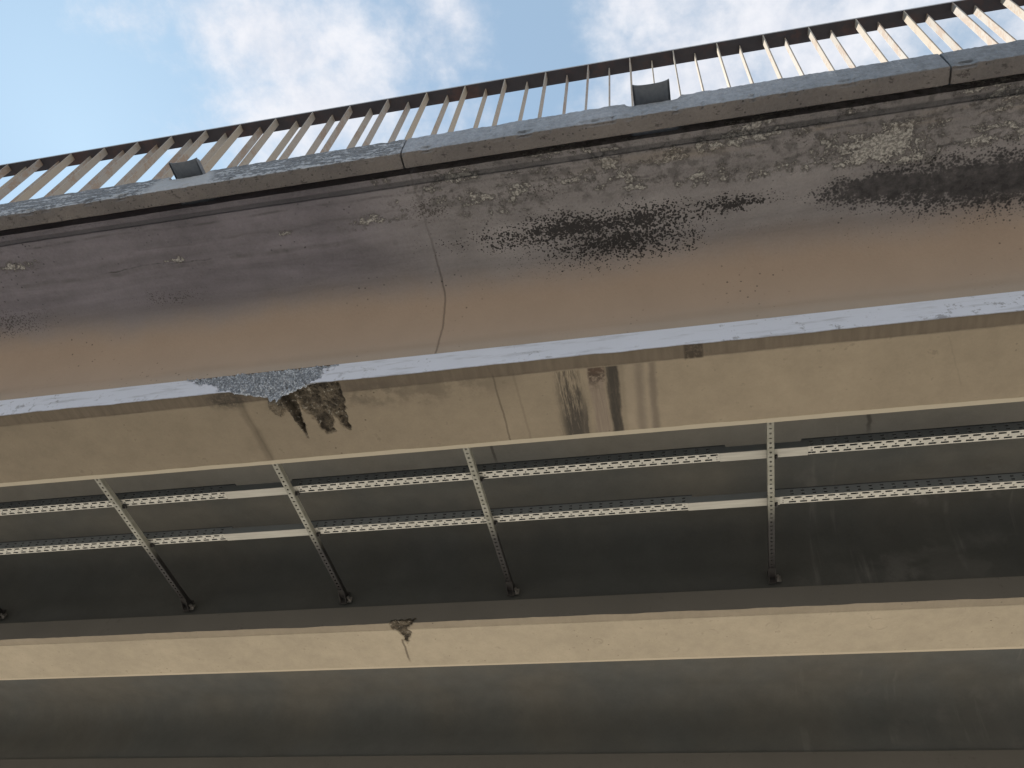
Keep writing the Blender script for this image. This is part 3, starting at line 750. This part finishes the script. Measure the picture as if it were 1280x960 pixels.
def cable_tray(label, y, zrel, sections, covers, ph):
    t = thing('cable_tray', label, 'cable tray', (0, y, zrel+E_), 'perforated cable trays under the deck')
    for i, (xa, xb) in enumerate(sections):
        s = link('tray_section', tray_pan(xa, xb, ph), M_TRAY, t); solid(s, 0.0015, 1)
        s.data.name = 'tray_section'
        for yy in (0.0008, TWD-0.0008):
            w_ = link('side_wall', tray_wall(xa, xb, ph, yy), M_SIDE, s); w_.location.z = 0.002
            solid(w_, 0.0014, 0)
    for (xa, xb) in sections:
        link('tray_lid', box_mesh('tray_lid', xa, xb, -0.004, TWD+0.004, THT+0.0025, THT+0.005), M_LID, t)
    for (xa, xb) in covers:
        cv = link('splice_plate', box_mesh('splice_plate', xa, xb, -0.002, TWD+0.002, -0.004, -0.0022), M_COVER, t)
        sw = link('side_wall', box_mesh('side_wall', xa, xb, -0.0035, -0.0015, -0.002, THT-0.012), M_SIDE, cv)
        # end cleats with fixing screws
        for xe, sg in ((xa, -1), (xb, 1)):
            vs, fs = [], []
            for dy in (0.012, 0.031, 0.050):
                b = len(vs); c_ = (xe+sg*0.018, dy)
                for zz in (-0.0040, -0.0005):
                    for q in range(6): vs.append((c_[0]+0.0032*math.cos(q*math.pi/3), c_[1]+0.0032*math.sin(q*math.pi/3), zz))
                fs.append(tuple(b+q for q in range(5, -1, -1)))
                for q in range(6): fs.append((b+q, b+(q+1) % 6, b+6+(q+1) % 6, b+6+q))
            link('screw', mesh('screw', vs, fs), M_BOLT, cv)
    return t
T1Y, T2Y, TZ = 3.485, 3.888, 3.553
cable_tray('outer of two perforated cable trays, running closest to the edge girder', T1Y, TZ,
           ((-9.0, -5.46), (-5.40, -2.90), (-2.50, 0.235), (0.66, 3.2), (3.4, 6.0)), ((-5.50, -5.0), (-2.958, -2.451), (0.198, 0.687)), 0.005)
cable_tray('inner of two perforated cable trays, deeper under the deck', T2Y, TZ,
           ((-9.0, -5.6), (-5.6, -3.10), (-2.52, 0.02), (0.50, 3.2), (3.4, 6.0)), ((-3.140, -2.466), (-0.011, 0.533)), 0.030)

# ------------------------------------------------------------------ transverse support channels
CW, CH, CT = 0.036, 0.030, 0.0025
def chan_mesh():
    L = 1.555
    vs, fs = [], []
    pl = lambda a, b: (b-CW/2, a, 0.0)
    quad(vs, fs, 0, L, 0, 0.006, pl); quad(vs, fs, 0, L, CW-0.006, CW, pl)
    n = int((L-0.03)/0.037); cur = 0.02
    quad(vs, fs, 0, cur, 0.006, CW-0.006, pl)
    for i in range(n):
        l, r = cur, cur+0.037
        if i % 2: cell(vs, fs, (l, 0.006), (r, CW-0.006), ((l+r)/2, CW/2, 0.0055, 0.0095), pl)
        else: cell(vs, fs, (l, 0.006), (r, CW-0.006), ((l+r)/2, CW/2, 0.0080, 0.0075), pl)
        cur = r
    quad(vs, fs, cur, L, 0.006, CW-0.006, pl)
    for sx in (-1, 1):
        xx = sx*CW/2
        b = len(vs); vs += [(xx, 0, 0), (xx, L, 0), (xx, L, CH), (xx, 0, CH), (xx-sx*0.009, 0, CH), (xx-sx*0.009, L, CH)]
        fs += [(b, b+1, b+2, b+3), (b+3, b+2, b+5, b+4)]
    return mesh('channel', vs, fs)
CHM = chan_mesh()
def brack_mesh():
    vs, fs = [], []
    box(vs, fs, -0.026, 0.026, 1.540, 1.552, -0.045, 0.050)      # plate against the girder web
    box(vs, fs, -0.021, 0.021, 1.440, 1.541, -0.0075, -0.0025)   # shelf under the channel end
    b = len(vs)                                                  # gussets
    for sx in (-0.0225, 0.0195):
        b = len(vs)
        for dx in (0, 0.003): vs += [(sx+dx, 1.46, -0.007), (sx+dx, 1.5405, -0.007), (sx+dx, 1.5405, -0.042)]
        fs += [(b, b+1, b+2), (b+5, b+4, b+3), (b, b+3, b+4, b+1), (b+1, b+4, b+5, b+2), (b+2, b+5, b+3, b)]
    return mesh('bracket', vs, fs)
BRM = brack_mesh()
vs, fs = [], []
for q in range(6): vs.append((0.036+0.011*math.cos(q*math.pi/3), 1.515, -0.012+0.011*math.sin(q*math.pi/3)))
for q in range(6): vs.append((0.036+0.011*math.cos(q*math.pi/3), 1.545, -0.012+0.011*math.sin(q*math.pi/3)))
fs = [tuple(range(6)), tuple(range(11, 5, -1))]+[(q, 6+q, 6+(q+1) % 6, (q+1) % 6) for q in range(6)]
box(vs, fs, 0.018, 0.056, 1.545, 1.551, -0.034, 0.010)
BLM = mesh('anchor_bolt', vs, fs)
vs, fs = [], []
box(vs, fs, CW/2+0.002, CW/2+0.024, 0.040, 0.066, 0.020, 0.034)
box(vs, fs, CW/2+0.006, CW/2+0.016, 0.048, 0.058, 0.008, 0.021)
CLM = mesh('tray_clamp', vs, fs)
for i, (x, label) in enumerate(((-5.395, 'perforated steel support channel at the left border, only its black bracket end in view'),
                 (-3.745, 'leftmost full support channel under the trays, showing its plain folded side'),
                 (-2.490, 'slanting perforated support channel beneath the broken stretch of girder edge'),
                 (-1.262, 'perforated support channel near the middle, right below the joint crack'),
                 (0.477, 'upright-looking perforated support channel crossing both plain splice plates on the right'))):
    t = thing('support_channel', label, 'support channel', (x, 3.062, 3.515+E_), 'support channels under the cable trays')
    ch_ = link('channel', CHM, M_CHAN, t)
    if i == 0: pass
    solid(ch_, CT, 1)
    for yt in (T1Y, T2Y):
        cl_ = link('tray_clamp', CLM, M_BRACK, t); cl_.location = (0, yt-3.062, 0)
    link('bracket', BRM, M_BRACK, t); link('anchor_bolt', BLM, M_BOLT, t)
